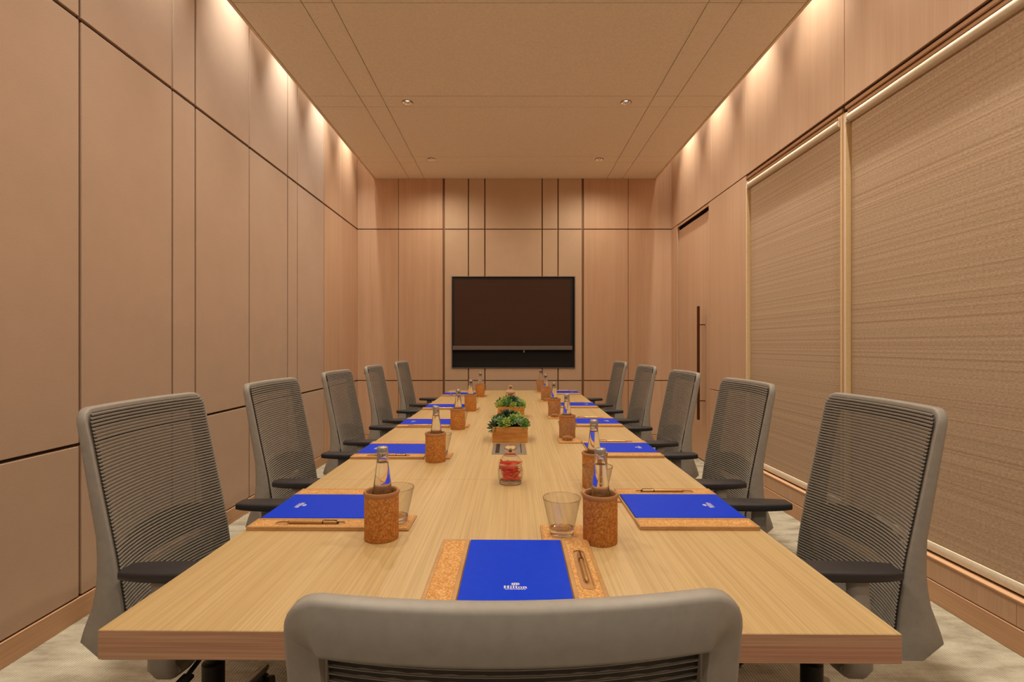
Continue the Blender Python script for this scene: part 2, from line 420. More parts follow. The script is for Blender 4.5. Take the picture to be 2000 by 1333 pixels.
# ---- door
dr = tag(empty('door_1', (XR+0.018, 5.60, 0)), kind='structure', label='tall veneer door flush in the right wall')
box('door_leaf', (0.0, 0.035, 5.205-5.60, 6.068-5.60, 0.01, 2.600), M['veneer'], dr, 0.002)
box('door_edge', (-0.002, 0.035, 5.119-5.60, 5.200-5.60, 0.01, 2.600), M['veneer'], dr, 0.002)
box('door_stop', (0.04, 0.06, 5.09-5.60, 6.10-5.60, 0.0, 2.66), M['niche'], dr)
box('door_head', (-0.016, 0.02, 5.115-5.60, 6.085-5.60, 2.640, J2-0.006), M['veneer_h'], dr, 0.001)
bm = bmesh.new(); bx(bm, -0.080, -0.058, 5.245-5.60, 5.275-5.60, 0.444, 1.63, 0.003)
hd = link('pull_handle', finish(bm, 'pull_handle', M['handle']), dr)
for z in (1.436, 0.642):
    bm = bmesh.new(); tube(bm, (-0.060, 5.26-5.60, z), (0.0, 5.26-5.60, z), 0.006, seg=10)
    link('handle_mount', finish(bm, 'handle_mount', M['handle'], True), hd)
# ---- ceiling: dropped slab of boards with open coves on both sides
SX0, SX1 = -1.714, 1.816
bm = bmesh.new()
bx(bm, SX0, SX1, YF, YB, ZC+0.055, ZC+0.075)
ceil = tag(link('ceiling', finish(bm, 'ceiling', M['groove'])), kind='structure', label='dropped tan ceiling of grooved boards between two lit coves')
box('cove_top', (XL-0.08, XR+0.12, YF, YB+0.05, ZT, ZT+0.05), M['slot'], ceil)
gx = [SX0, -1.272, -1.084, 1.199, 1.396, SX1]
gy = [YF, -1.14, -0.95, 0.197, 0.387, 1.537, 1.727, 2.877, 3.067, 4.217, 4.407, 5.566, 5.741, YB]
GR = 0.0028
for i, (a, b) in enumerate(zip(gx, gx[1:])):
    for a2, b2 in zip(gy, gy[1:]):
        holes = [(x, y) for x, y in DOWN if a < x < b and a2 < y < b2]
        x0, x1 = (a+0.023 if i == 0 else a+GR), (b-0.023 if i == 4 else b-GR)
        gt = 0.0030
        y0, y1 = (a2 if a2 == YF else a2+gt), (b2 if b2 == YB else b2-gt)
        if not holes:
            box('ceiling_board', (x0, x1, y0, y1, ZC, ZC+0.012), M['ceiling'], ceil, 0.0012)
        else:
            bm = bmesh.new(); es = []
            def loop(pts):
                vs = [bm.verts.new(p) for p in pts]
                for k in range(len(vs)): es.append(bm.edges.new((vs[k], vs[(k+1) % len(vs)])))
            loop([(x0, y0, ZC), (x1, y0, ZC), (x1, y1, ZC), (x0, y1, ZC)])
            for hx, hy in holes:
                loop([(hx+0.040*math.cos(2*PI*k/24), hy+0.040*math.sin(2*PI*k/24), ZC) for k in range(24)])
            r = bmesh.ops.triangle_fill(bm, edges=es, use_beauty=True)
            ex = bmesh.ops.extrude_face_region(bm, geom=bm.faces[:])
            for v in [g for g in ex['geom'] if isinstance(g, bmesh.types.BMVert)]: v.co.z += 0.012
            link('ceiling_board', finish(bm, 'ceiling_board', M['ceiling']), ceil)
for a, b in ((SX0, SX0+0.020), (SX1-0.020, SX1)):
    box('edge_trim', (a, b, YF, YB, ZC-0.004, ZC+0.056), M['edge_trim'], ceil, 0.002)
# downlights
rim_me = lathe_me('lamp_rim', [(0.040, 0.004), (0.046, 0.0), (0.046, -0.004), (0.042, -0.005), (0.036, 0.0), (0.036, 0.004)], M['groove'], 28, closed=True)
ref_me = lathe_me('reflector', [(0.037, 0.002), (0.036, 0.006), (0.030, 0.015), (0.024, 0.020)], M['chrome'], 28)
bulb_me = lathe_me('lamp_lens', [(0.0, 0.016), (0.018, 0.017), (0.024, 0.021), (0.024, 0.026), (0, 0.026)], M['lamp'], 20)
lab = {(-0.888, 4.323): 'left recessed downlight of the pair nearer the viewer', (0.986, 4.323): 'right recessed downlight of the pair nearer the viewer',
       (-0.888, 5.642): 'left recessed downlight of the pair near the back wall', (0.986, 5.642): 'right recessed downlight of the pair near the back wall'}
for x, y in DOWN:
    if (x, y) not in lab: continue
    r = tag(empty('downlight', (x, y, ZC)), lab[(x, y)], 'downlight', 'recessed ceiling downlights')
    link('lamp_rim', rim_me, r); link('reflector', ref_me, r); link('lamp_lens', bulb_me, r)

# ================================================================== SCREEN NICHE
t = tag(empty('wall_niche', ((TV[0]+TV[1])/2, YB, TV[2])), 'black recessed niche with thin metal edge holding the screen', 'niche')
hw, hh = (TV[1]-TV[0])/2, TV[3]-TV[2]
D = 0.012
box('niche_lining', (-hw+0.004, hw-0.004, D-0.001, D, 0.004, hh-0.004), M['niche'], t)
bm = bmesh.new()
for b in ((-hw, -hw+0.010, 0, hh), (hw-0.010, hw, 0, hh), (-hw+0.010, hw-0.010, 0, 0.010), (-hw+0.010, hw-0.010, hh-0.010, hh)):
    bx(bm, b[0], b[1], -0.010, 0.011, b[2], b[3], 0.001)
link('niche_edge', finish(bm, 'niche_edge', M['tvbar']), t)
t = tag(empty('television', (0.012, YB-0.003, 1.165)), 'large dark television set in the niche on the back wall', 'television')
def tz(v): return CAMZ+(675-v)*6.295/985 - 1.165
def tx(u): return (u-998)*6.295/985 - 0.012
bm = bmesh.new()
bx(bm, tx(884.5), tx(1117.5), -0.020, 0.012, tz(684), tz(544), 0.003)
link('housing', finish(bm, 'housing', M['bezel']), t)
bm = bmesh.new()
for a in ((tx(884.5), tx(888), tz(677), tz(544)), (tx(1114), tx(1117.5), tz(677), tz(544)), (tx(888), tx(1114), tz(547), tz(544))):
    bx(bm, a[0], a[1], -0.024, -0.019, a[2], a[3], 0.001)
link('bezel', finish(bm, 'bezel', M['bezel']), t)
box('display', (tx(888), tx(1114), -0.0225, -0.0195, tz(675.5), tz(547)), M['screen'], t)
box('sound_bar', (tx(884.5), tx(1117.5), -0.030, -0.0205, tz(684), tz(676)), M['tvbar'], t, 0.003)
box('sensor_tab', (tx(1022), tx(1024.5), -0.022, -0.012, tz(689), tz(684.2)), M['silver'], t, 0.001)

# ================================================================== TABLE
TH = 0.0094
TO = Vector((-0.0235, 0.843, 0))
def xc(Y): return -0.0235 + 0.0094*(Y-0.843)
ZTAB, TT, HW, TL = 0.74, 0.050, 0.673, 4.53
tb = tag(empty('conference_table', (TO.x, TO.y, 0), (0, 0, -TH)), 'long pale ash conference table running down the room', 'table')
cuts = [0, 0.955, 2.245, 3.535, TL]
for i, (a, b) in enumerate(zip(cuts, cuts[1:])):
    a2 = a + (0.0009 if i else 0); b2 = b-(0.0009 if i < 3 else 0)
    o = box('tabletop', (-HW, HW, a2, b2, ZTAB-TT, ZTAB), M['ash'], tb, 0.0012)
    me = o.data; me.materials.append(M['ash_edge'])
    for p in me.polygons:
        if abs(p.normal.z) < 0.5: p.material_index = 1
box('support_frame', (-0.45, 0.45, 0.5, TL-0.5, ZTAB-TT-0.06, ZTAB-TT), M['frame_plastic'], tb, 0.003)
for yy in (0.75, 2.265, TL-0.75):
    box('pedestal', (-0.22, 0.22, yy-0.16, yy+0.16, 0.0, ZTAB-TT-0.055), M['frame_plastic'], tb, 0.006)

# ================================================================== CHAIRS
def lerp(pts, z):
    for (z0, a), (z1, b) in zip(pts, pts[1:]):
        if z0 <= z <= z1 or (z < z0): return a + (b-a)*max(0, min(1, (z-z0)/(z1-z0)))
    return pts[-1][1]
REAR = [(0.455, -0.140), (0.495, -0.186), (0.53, -0.176), (0.575, -0.158), (0.64, -0.146), (0.74, -0.146), (0.86, -0.166), (1.065, -0.200)]
FRONT = [(0.455, -0.070), (0.50, -0.072), (0.575, -0.080), (0.64, -0.090), (0.70, -0.100), (0.86, -0.134), (1.065, -0.176)]
ZTOP, HWC = 1.065, 0.240
def curv(x, z): return lerp([(0.45, 0.050), (0.7, 0.045), (1.07, 0.030)], z)*max(0, 1-(x/HWC)**2)
def rrect(p0, p1, q0, q1, f=0.28):
    """rounded rectangle in (p,q); returns 12 points"""
    dp, dq = p1-p0, q1-q0
    rp = min(abs(dp), abs(dq))*f
    sp, sq = math.copysign(rp, dp), math.copysign(rp, dq)
    out = []
    for cx_, cy_, a0 in ((p0+sp, q0+sq, 180), (p1-sp, q0+sq, 270), (p1-sp, q1-sq, 0), (p0+sp, q1-sq, 90)):
        for a in (0, 45, 90):
            an = math.radians(a0+a)
            out.append((cx_+sp*math.cos(an), cy_+sq*math.sin(an)))
    return out
def chair_parts(dz):
    """all part meshes of one task chair; dz lowers everything above the gas column"""
    P = {}
    # --- frame: sweep up one post, over the top and down the other
    R = 0.040; path = []
    zs = [0.455, 0.475, 0.495, 0.52, 0.55, 0.58, 0.62, 0.66, 0.70, 0.75, 0.80, 0.86, 0.92, 0.98]
    for z in zs: path.append((-HWC, z, 1, 0, 0.042))
    for k in range(0, 7):
        a = PI - k*PI/12
        path.append((-HWC+R + R*math.cos(a), ZTOP-R + R*math.sin(a), -math.cos(a), -math.sin(a), 0.042+0.016*k/6))
    for k in range(1, 12):
        x = -HWC+R + (2*(HWC-R))*k/12
        path.append((x, ZTOP, 0, -1, 0.058))
    full = path + [(-x, z, -nx, nz, th) for x, z, nx, nz, th in path[:len(zs)+7][::-1]]
    bm = bmesh.new(); secs = []
    for x, z, nx, nz, th in full:
        q0, q1 = lerp(REAR, z), lerp(FRONT, z)
        sec = []
        # inner edge is thinner than the outer flank
        for p, q in rrect(0, th, q0, q1, 0.24):
            f_ = p/th
            ix = max(-HWC+0.042, min(HWC-0.042, x)); iz = min(z, ZTOP-0.058)
            X = x*(1-f_)+ix*f_; Z = z*(1-f_)+iz*f_
            sec.append((X, q - curv(X, Z) + 0.010*(0 if p < th*0.5 else 1)*(-1 if q > (q0+q1)/2 else 1)*0.0, Z+dz))
        secs.append(sec)
    loft(bm, secs)
    P['back_frame'] = finish(bm, 'back_frame', M['frame_plastic'], True, 50)
    # --- lower shell closing the frame behind the seat
    bm = bmesh.new(); nx_, nz_ = 16, 6
    def grid(off, flip):
        g = []
        for j in range(nz_+1):
            z = 0.458 + (0.585-0.458)*j/nz_
            row = []
            for i in range(nx_+1):
                x = -0.225 + 0.45*i/nx_
                zz = z + (0.02*(x/0.225)**2 if j == nz_ else 0)
                row.append(bm.verts.new((x, lerp(REAR, z)+off-curv(x, z)*0.9+0.012, zz+dz)))
            g.append(row)
        return g
    A, B = grid(0.0, 0), grid(0.016, 1)
    for j in range(nz_):
        for i in range(nx_):
            bm.faces.new((A[j][i], A[j][i+1], A[j+1][i+1], A[j+1][i]))
            bm.faces.new((B[j][i], B[j+1][i], B[j+1][i+1], B[j][i+1]))
    for i in range(nx_):
        bm.faces.new((A[0][i], B[0][i], B[0][i+1], A[0][i+1])); bm.faces.new((A[nz_][i], A[nz_][i+1], B[nz_][i+1], B[nz_][i]))
    for j in range(nz_):
        bm.faces.new((A[j][0], A[j+1][0], B[j+1][0], B[j][0])); bm.faces.new((A[j][nx_], B[j][nx_], B[j+1][nx_], A[j+1][nx_]))
    P['back_shell'] = finish(bm, 'back_shell', M['frame_plastic'], True, 50)
    # --- mesh: fine raised ribs in front of a sheer backing
    def mw(z):  # half width of the mesh at height z
        d = ZTOP-0.010-z
        r = 0.028
        if d < r: return HWC-0.012-r + math.sqrt(max(0, r*r-(r-d)**2))
        return HWC-0.012
    bm = bmesh.new(); z = 0.475; seg = 14
    while z < ZTOP-0.014:
        W = mw(z); rings = []
        for i in range(seg+1):
            x = -W + 2*W*i/seg
            y = lerp(FRONT, z) - curv(x, z) + 0.004
            rings.append([(x, y-0.001, z-0.0030+dz), (x, y+0.0022, z-0.0018+dz), (x, y+0.0022, z+0.0018+dz), (x, y-0.001, z+0.0030+dz)])
        loft(bm, rings, False)
        z += 0.0088
    P['mesh_ribs'] = finish(bm, 'mesh_ribs', M['rib'], False)
    bm = bmesh.new(); rows = []
    for j in range(25):
        z = 0.47 + (ZTOP-0.012-0.47)*j/24; W = mw(z)
        rows.append([bm.verts.new((-W+2*W*i/16, lerp(FRONT, z)-curv(-W+2*W*i/16, z)+0.0028, z+dz)) for i in range(17)])
    for j in range(24):
        for i in range(16): bm.faces.new((rows[j][i], rows[j][i+1], rows[j+1][i+1], rows[j+1][i]))
    P['mesh_backing'] = finish(bm, 'mesh_backing', M['sheer'], True)
    # --- lumbar bar behind the mesh
    bm = bmesh.new(); secs = []
    for i in range(13):
        x = -0.212 + 0.424*i/12; hh_ = 0.030+0.022*(1-(x/0.212)**2)
        y = lerp(FRONT, 0.66) - curv(x, 0.66) - 0.022 + 0.006*(abs(x)/0.2)
        secs.append([(x, y+a, 0.665+b+0.02*(1-(x/0.212)**2)+dz) for a, b in rrect(-0.006, 0.006, -hh_, hh_, 0.4)])
    loft(bm, secs)
    P['lumbar_bar'] = finish(bm, 'lumbar_bar', M['black_plastic'], True, 60)
    # --- seat cushion and pan
    bm = bmesh.new(); bx(bm, -0.235, 0.235, -0.13, 0.275, 0.462+dz, 0.512+dz, 0.022, 3)
    for v in bm.verts:
        if v.co.y > 0.15: v.co.z -= (v.co.y-0.15)**2*1.2
    P['seat'] = finish(bm, 'seat', M['seat_fabric'], True, 60)
    bm = bmesh.new(); bx(bm, -0.215, 0.215, -0.13, 0.25, 0.435+dz, 0.464+dz, 0.010, 2)
    bx(bm, -0.09, 0.09, -0.11, 0.13, 0.385+dz, 0.437+dz, 0.012, 2)
    P['seat_pan'] = finish(bm, 'seat_pan', M['frame_plastic'], True, 50)
    # --- arm: bracket under the seat, upright, pad
    for s, nm in ((1, 'armrest_r'), (-1, 'armrest_l')):
        bm = bmesh.new()
        secs = []
        for (x, z, ww) in ((0.09, 0.425, 0.05), (0.20, 0.422, 0.055), (0.250, 0.430, 0.06), (0.268, 0.455, 0.062), (0.270, 0.52, 0.058), (0.266, 0.60, 0.052), (0.262, 0.664, 0.050)):
            hv = 0.014
            horiz = x < 0.245
            sec = []
            for p, q in rrect(-hv, hv, -ww/2, ww/2, 0.5):
                yy = 0.035 + q
                if horiz: sec.append((s*x, yy, z+p+dz))
                else:
                    an = math.radians(45 if z < 0.44 else (75 if z < 0.47 else 90))
                    sec.append((s*(x - p*math.sin(an)), yy, z+p*math.cos(an)+dz))
            secs.append(sec)
        loft(bm, secs)
        P[nm] = finish(bm, 'armrest', M['frame_plastic'], True, 50)
        bm = bmesh.new(); secs = []
        n = 14
        for i in range(n+1):
            t_ = i/n; y = -0.060 + 0.272*t_
            e = min(1.0, math.sin(PI*min(1, max(0, t_*0.96+0.02)))**0.14)
            wd = 0.034*e + 0.004
            zt_ = 0.6875 + 0.001*math.sin(PI*t_)
            zb_ = zt_ - 0.020 - 0.007*math.sin(PI*min(1, t_*0.9+0.05))
            secs.append([(s*0.254 + a, y, b+dz) for a, b in rrect(-wd, wd, zb_, zt_, 0.28)])
        loft(bm, secs)
        P[nm+'_pad'] = finish(bm, 'arm_pad', M['arm_black'], True, 60)
    # --- column, hub, legs, casters
    bm = bmesh.new(); lathe(bm, [(0, 0.10), (0.030, 0.10), (0.030, 0.30+dz*0.5), (0.020, 0.305+dz*0.5), (0.020, 0.40+dz), (0, 0.40+dz)], 20)
    P['gas_column'] = finish(bm, 'gas_column', M['black_plastic'], True, 40)
    P['base_hub'] = lathe_me('base_hub', [(0, 0.075), (0.045, 0.075), (0.052, 0.10), (0.046, 0.135), (0.032, 0.15), (0, 0.15)], M['leg_metal'], 20)
    bm = bmesh.new(); secs = []
    for r_, zc_, w_, h_ in ((0.03, 0.112, 0.026, 0.020), (0.10, 0.112, 0.022, 0.017), (0.20, 0.102, 0.019, 0.013), (0.295, 0.088, 0.016, 0.010), (0.315, 0.086, 0.012, 0.008)):
        secs.append([(r_, a, zc_+b) for a, b in rrect(-w_, w_, -h_, h_, 0.5)])
    loft(bm, secs); P['leg'] = finish(bm, 'leg', M['leg_metal'], True, 50)
    bm = bmesh.new()
    for s in (-1, 1): tube(bm, (0.30, s*0.008, 0.030), (0.30, s*0.026, 0.030), 0.030, seg=20)
    tube(bm, (0.30, 0, 0.04), (0.30, 0, 0.080), 0.008, seg=10); bx(bm, 0.280, 0.320, -0.007, 0.007, 0.03, 0.062, 0.003)
    P['caster'] = finish(bm, 'caster', M['black_plastic'], True, 40)
    bm = bmesh.new(); tube(bm, (0.08, 0.05, 0.41+dz), (0.24, 0.07, 0.405+dz), 0.006, seg=8); bx(bm, 0.22, 0.27, 0.055, 0.085, 0.398+dz, 0.411+dz, 0.004)
    P['height_lever'] = finish(bm, 'height_lever', M['black_plastic'], True, 40)
    return P
def build_chair(P, loc, rz, label, group):
    r = tag(empty('office_chair', loc, (0, 0, rz)), label, 'chair', group)
    link('seat', P['seat'], r); link('seat_pan', P['seat_pan'], r)
    link('back_frame', P['back_frame'], r); link('back_shell', P['back_shell'], r)
    ms = link('back_mesh', P['mesh_backing'], r); link('mesh_ribs', P['mesh_ribs'], ms)
    link('lumbar_bar', P['lumbar_bar'], r)
    for nm in ('armrest_r', 'armrest_l'):
        a = link('armrest', P[nm], r); p = link('arm_pad', P[nm+'_pad'], a); p['label'] = 'black arm pad'
    link('gas_column', P['gas_column'], r); link('base_hub', P['base_hub'], r); link('height_lever', P['height_lever'], r)
    for k in range(5):
        l = link('leg', P['leg'], r, rot=(0, 0, PI + k*2*PI/5)); link('caster', P['caster'], l)
    return r
CP = chair_parts(0.0)
order = ['first', 'second', 'third', 'fourth', 'fifth']
LC = [(-0.865, 1.466, 0.0), (-0.870, 2.243, 0.0), (-0.870, 3.075, 0.0), (-0.868, 3.885, 1.5), (-0.864, 4.85, 0.0)]
RC = [(0.874, 1.466, -2.5), (0.852, 2.232, 0.0), (0.857, 3.04, 0.0), (0.857, 3.885, 0.0), (0.857, 4.82, 0.0)]
for i, (x, y, a) in enumerate(LC):
    lb = ('grey mesh office chair on the left side, nearest the viewer', 'grey mesh office chair, second from the viewer on the left side', 'grey mesh office chair, middle of the five on the left side',
          'grey mesh office chair, fourth from the viewer on the left side', 'grey mesh office chair on the left side, nearest the back wall')[i]
    build_chair(CP, (x, y, 0), -PI/2+math.radians(a), lb, 'chairs along the sides of the table')
for i, (x, y, a) in enumerate(RC):
    lb = ('grey mesh office chair on the right side, nearest the viewer', 'grey mesh office chair, second from the viewer on the right side', 'grey mesh office chair, middle of the five on the right side',
          'grey mesh office chair, fourth from the viewer on the right side', 'grey mesh office chair on the right side, nearest the back wall')[i]
    build_chair(CP, (x, y, 0), PI/2+math.radians(a), lb, 'chairs along the sides of the table')
HP = chair_parts(-0.100)
build_chair(HP, (0.0, 0.715, 0), math.radians(1.5), 'grey mesh office chair in the foreground seen from behind at the table end', None)

# ================================================================== TABLE SETTINGS
BW, BD, BT = 0.175, 0.31, 0.010
def board_mesh():
    P = {}
    bm = bmesh.new(); bx(bm, -BW, BW, 0, BD, 0, 0.006, 0.001)
    P['base'] = finish(bm, 'presentation_board', M['board_wood'])
    P['rims'] = [box_me('wood_rim', (*b, 0.006, BT), M['board_wood'], 0.0008) for b in (
        (-BW, -0.110, 0, 0.008), (0.110, BW, 0, 0.008), (-BW, -0.110, BD-0.008, BD), (0.110, BW, BD-0.008, BD),
        (-BW, -BW+0.008, 0.008, BD-0.008), (BW-0.008, BW, 0.008, BD-0.008))]
    P['strip_l'] = box_me('divider_strip', (-0.119, -0.110, 0.008, BD-0.008, 0.006, BT+0.0005), M['board_wood'], 0.0008)
    P['strip_r'] = box_me('divider_strip', (0.110, 0.119, 0.008, BD-0.008, 0.006, BT+0.0005), M['board_wood'], 0.0008)
    P['cork_l'] = box_me('cork_panel', (-BW+0.008, -0.119, 0.008, BD-0.008, 0.006, BT-0.0008), M['cork_board'])
    # right cork with a stadium recess for the pen
    bm = bmesh.new(); es = []
    cx_ = (0.119+BW-0.008)/2
    def st(r, y0, y1, z):
        pts = [(cx_+r*math.cos(a), y1+r*math.sin(a), z) for a in [PI*k/10 for k in range(11)]]
        pts += [(cx_+r*math.cos(a), y0+r*math.sin(a), z) for a in [PI+PI*k/10 for k in range(11)]]
        return pts
    def lp(pts):
        vs = [bm.verts.new(p) for p in pts]
        for k in range(len(vs)): es.append(bm.edges.new((vs[k], vs[(k+1) % len(vs)])))
        return vs
    zt = BT-0.0008
    lp([(0.119, 0.008, zt), (BW-0.008, 0.008, zt), (BW-0.008, BD-0.008, zt), (0.119, BD-0.008, zt)])
    ring = lp(st(0.0145, 0.075, 0.235, zt))
    bmesh.ops.triangle_fill(bm, edges=es, use_beauty=True)
    low = [bm.verts.new((v.co.x, v.co.y, 0.0055)) for v in ring]
    for k in range(len(ring)): bm.faces.new((ring[k], ring[(k+1) % len(ring)], low[(k+1) % len(ring)], low[k]))
    P['cork_r'] = finish(bm, 'cork_panel', M['cork_board'])
    bm = bmesh.new(); A = st(0.0143, 0.075, 0.235, 0.0); B = st(0.0115, 0.075, 0.235, 0.0)
    n = len(A)
    secs = [[Vector(p)+Vector((0, 0, z)) for p in L] for L, z in ((A, 0.0057), (A, BT), (B, BT), (B, 0.0068))]
    rings = [[bm.verts.new(p) for p in s] for s in secs]
    for a, b in zip(rings, rings[1:]):
        for k in range(n): bm.faces.new((a[k], a[(k+1) % n], b[(k+1) % n], b[k]))
    bm.faces.new(rings[-1])
    P['tray'] = finish(bm, 'pen_tray', M['board_wood'])
    return P, cx_
BP, PENX = board_mesh()
# printed crest and lettering for the folders
def logo_mesh():
    bm = bmesh.new()
    def q(x0, x1, y0, y1):
        vs = [bm.verts.new((x, y, 0)) for x, y in ((x0, y0), (x1, y0), (x1, y1), (x0, y1))]; bm.faces.new(vs)
    def ring(cx, cy, rx, ry, ix, iy, a0=0, a1=2*PI, n=24):
        o = [bm.verts.new((cx+rx*math.cos(a0+(a1-a0)*k/n), cy+ry*math.sin(a0+(a1-a0)*k/n), 0)) for k in range(n+1)]
        i = [bm.verts.new((cx+ix*math.cos(a0+(a1-a0)*k/n), cy+iy*math.sin(a0+(a1-a0)*k/n), 0)) for k in range(n+1)]
        for k in range(n): bm.faces.new((o[k], o[k+1], i[k+1], i[k]))
    x = 0.0
    # H
    for s in (0.08, 0.66): q(x+s, x+s+0.22, 0, 1); q(x+s-0.08, x+s+0.30, 0, 0.10); q(x+s-0.08, x+s+0.30, 0.90, 1)
    q(x+0.30, x+0.66, 0.44, 0.57); x += 1.06
    # i
    q(x+0.08, x+0.28, 0, 0.68); q(x, x+0.36, 0, 0.09); q(x, x+0.28, 0.59, 0.68); q(x+0.08, x+0.28, 0.80, 1.0); x += 0.43
    # l
    q(x+0.08, x+0.28, 0, 1.04); q(x, x+0.36, 0, 0.09); q(x, x+0.28, 0.95, 1.04); x += 0.43
    # t
    q(x+0.10, x+0.30, 0.06, 0.92); q(x, x+0.46, 0.57, 0.68); q(x+0.12, x+0.46, 0, 0.11); x += 0.50
    # o
    ring(x+0.34, 0.34, 0.34, 0.36, 0.14, 0.27); x += 0.75
    # n
    for s in (0.08, 0.50): q(x+s, x+s+0.20, 0, 0.5); q(x+s-0.08, x+s+0.27, 0, 0.09)
    q(x, x+0.28, 0.59, 0.68); q(x+0.08, x+0.28, 0.5, 0.68); ring(x+0.46, 0.44, 0.24, 0.26, 0.05, 0.12, 0, PI, 10); x += 0.80
    tot = x
    # crest: broken oval with H inside
    cx, cy = tot/2, 1.62
    ring(cx, cy, 0.80, 0.46, 0.70, 0.36, math.radians(20), math.radians(160), 16)
    ring(cx, cy, 0.80, 0.46, 0.70, 0.36, math.radians(200), math.radians(340), 16)
    ring(cx-0.02, cy, 0.62, 0.32, 0.46, 0.22, math.radians(110), math.radians(250), 10)
    ring(cx+0.02, cy, 0.62, 0.32, 0.46, 0.22, math.radians(-70), math.radians(70), 10)
    for s in (-0.24, 0.09): q(cx+s, cx+s+0.15, cy-0.34, cy+0.34)
    q(cx-0.09, cx+0.09, cy-0.06, cy+0.06)
    # the small line below
    cu = bpy.data.curves.new('small_text', 'FONT'); cu.body = 'HOTELS & RESORTS'; cu.size = 0.42; cu.offset = 0.012; cu.resolution_u = 2
    to = bpy.data.objects.new('small_text', cu); C.objects.link(to)
    bpy.context.view_layer.update()
    tm = bpy.data.meshes.new_from_object(to)
    xsn = [v.co.x for v in tm.vertices]; wd = max(xsn)-min(xsn); k = (tot*0.86)/wd; mn = min(xsn)
    tm.transform(Matrix.Translation((tot*0.07-mn*k, -0.42, 0)) @ Matrix.Diagonal((k, 0.9, 1, 1)))
    bm.from_mesh(tm)
    bpy.data.objects.remove(to); bpy.data.curves.remove(cu); bpy.data.meshes.remove(tm)
    sc_ = 0.046/tot
    for v in bm.verts: v.co = Vector(((v.co.x-tot/2)*sc_, v.co.y*sc_*0.95, 0))
    me = bpy.data.meshes.new('printed_logo'); 
    bmesh.ops.recalc_face_normals(bm, faces=bm.faces[:])
    for f in bm.faces:
        if f.normal.z < 0: f.normal_flip()
    bm.to_mesh(me); bm.free(); me.materials.append(M['white_print'])
    return me
LOGO = logo_mesh()
FOLD = box_me('folder', (-0.1075, 0.1075, 0.002, 0.302, 0, 0.0045), M['blue'], 0.0006)
# pen
def pen_parts():
    bm = bmesh.new(); tube(bm, (0, -0.068, 0.0045), (0, -0.060, 0.0045), 0.0014, 0.0042, 14); tube(bm, (0, -0.060, 0.0045), (0, 0.030, 0.0045), 0.0042, 0.0045, 14)
    tube(bm, (0, 0.030, 0.0045), (0, 0.068, 0.0045), 0.0050, 0.0046, 14)
    a = finish(bm, 'pen', M['gold'], True, 40)
    bm = bmesh.new(); tube(bm, (0, 0.030, 0.0045), (0, 0.0325, 0.0045), 0.0056, 0.0056, 14)
    b = finish(bm, 'band', M['pen_dark'], True, 40)
    bm = bmesh.new(); bx(bm, -0.0012, 0.0012, 0.034, 0.066, 0.0098, 0.0110, 0.0003); bx(bm, -0.0012, 0.0012, 0.063, 0.068, 0.0075, 0.0110, 0.0003)
    c = finish(bm, 'clip', M['pen_dark'])
    bm = bmesh.new(); tube(bm, (0, 0.068, 0.0045), (0, 0.073, 0.0045), 0.0036, 0.003, 12)
    d = finish(bm, 'push_button', M['pen_dark'], True, 40)
    return a, b, c, d
PEN = pen_parts()
# coaster
COAST = box_me('coaster', (-0.055, 0.055, -0.055, 0.055, 0, 0.0045), M['board_wood'], 0.001)
COASTC = box_me('cork_inlay', (-0.050, 0.050, -0.050, 0.050, 0.0043, 0.0058), M['cork_board'], 0.0005)
# tumbler: thin wall + thick base
TUMB = lathe_me('tumbler', [(0.0315, 0.016), (0.034, 0.030), (0.0405, 0.060), (0.0478, 0.0925), (0.0470, 0.0930), (0.0462, 0.0925), (0.0392, 0.060), (0.0325, 0.030), (0.029, 0.018)], M['thin_glass'], 48)
TRIM = lathe_me('glass_rim', [(0.0479, 0.0918), (0.0475, 0.0932), (0.0466, 0.0932), (0.0462, 0.0918)], M['glass'], 48, closed=True)
TBASE = lathe_me('glass_base', [(0, 0.001), (0.024, 0.0005), (0.0290, 0.002), (0.0305, 0.006), (0.0315, 0.016), (0.030, 0.0175), (0.022, 0.0155), (0, 0.0150)], M['glass'], 48)
# cork cup
CUP = lathe_me('cork_cup', [(0, 0), (0.0400, 0), (0.0418, 0.002), (0.0420, 0.108), (0.0365, 0.108), (0.0365, 0.005), (0, 0.005)], M['cork_cup'], 48)
LIP = lathe_me('cup_lip', [(0.0420, 0.107), (0.0440, 0.112), (0.0442, 0.116), (0.0425, 0.119), (0.0395, 0.119), (0.0368, 0.116), (0.0365, 0.107)], M['cup_lip'], 48, closed=True)
# bottle (its foot at z = 0, standing on the cup's floor)
BO = [(0, 0), (0.024, 0), (0.0268, 0.003), (0.0272, 0.010), (0.0272, 0.085), (0.0255, 0.100), (0.0228, 0.118), (0.0185, 0.150), (0.0150, 0.178), (0.0138, 0.190), (0.0136, 0.204), (0.0142, 0.206), (0.0142, 0.2085), (0.0128, 0.210), (0.0128, 0.214)]
BI = [(0.0112, 0.214), (0.0112, 0.206), (0.0116, 0.190), (0.0128, 0.178), (0.0163, 0.150), (0.0206, 0.118), (0.0233, 0.100), (0.0250, 0.085), (0.0250, 0.010), (0.023, 0.006), (0, 0.005)]
BOT = lathe_me('water_bottle', BO+BI, M['glass'], 40)
WAT = lathe_me('water', [(0, 0.0045), (0.0235, 0.0055), (0.0254, 0.010), (0.0254, 0.085), (0.0237, 0.100), (0.0210, 0.118), (0.0167, 0.150), (0.0132, 0.178), (0.0127, 0.183), (0, 0.183)], M['water'], 40)
CAP = lathe_me('bottle_cap', [(0, 0.222), (0.0115, 0.222), (0.0132, 0.2205), (0.0136, 0.214), (0.0138, 0.2085), (0.0129, 0.2085), (0.0129, 0.2145), (0, 0.2145)], M['cap'], 32)

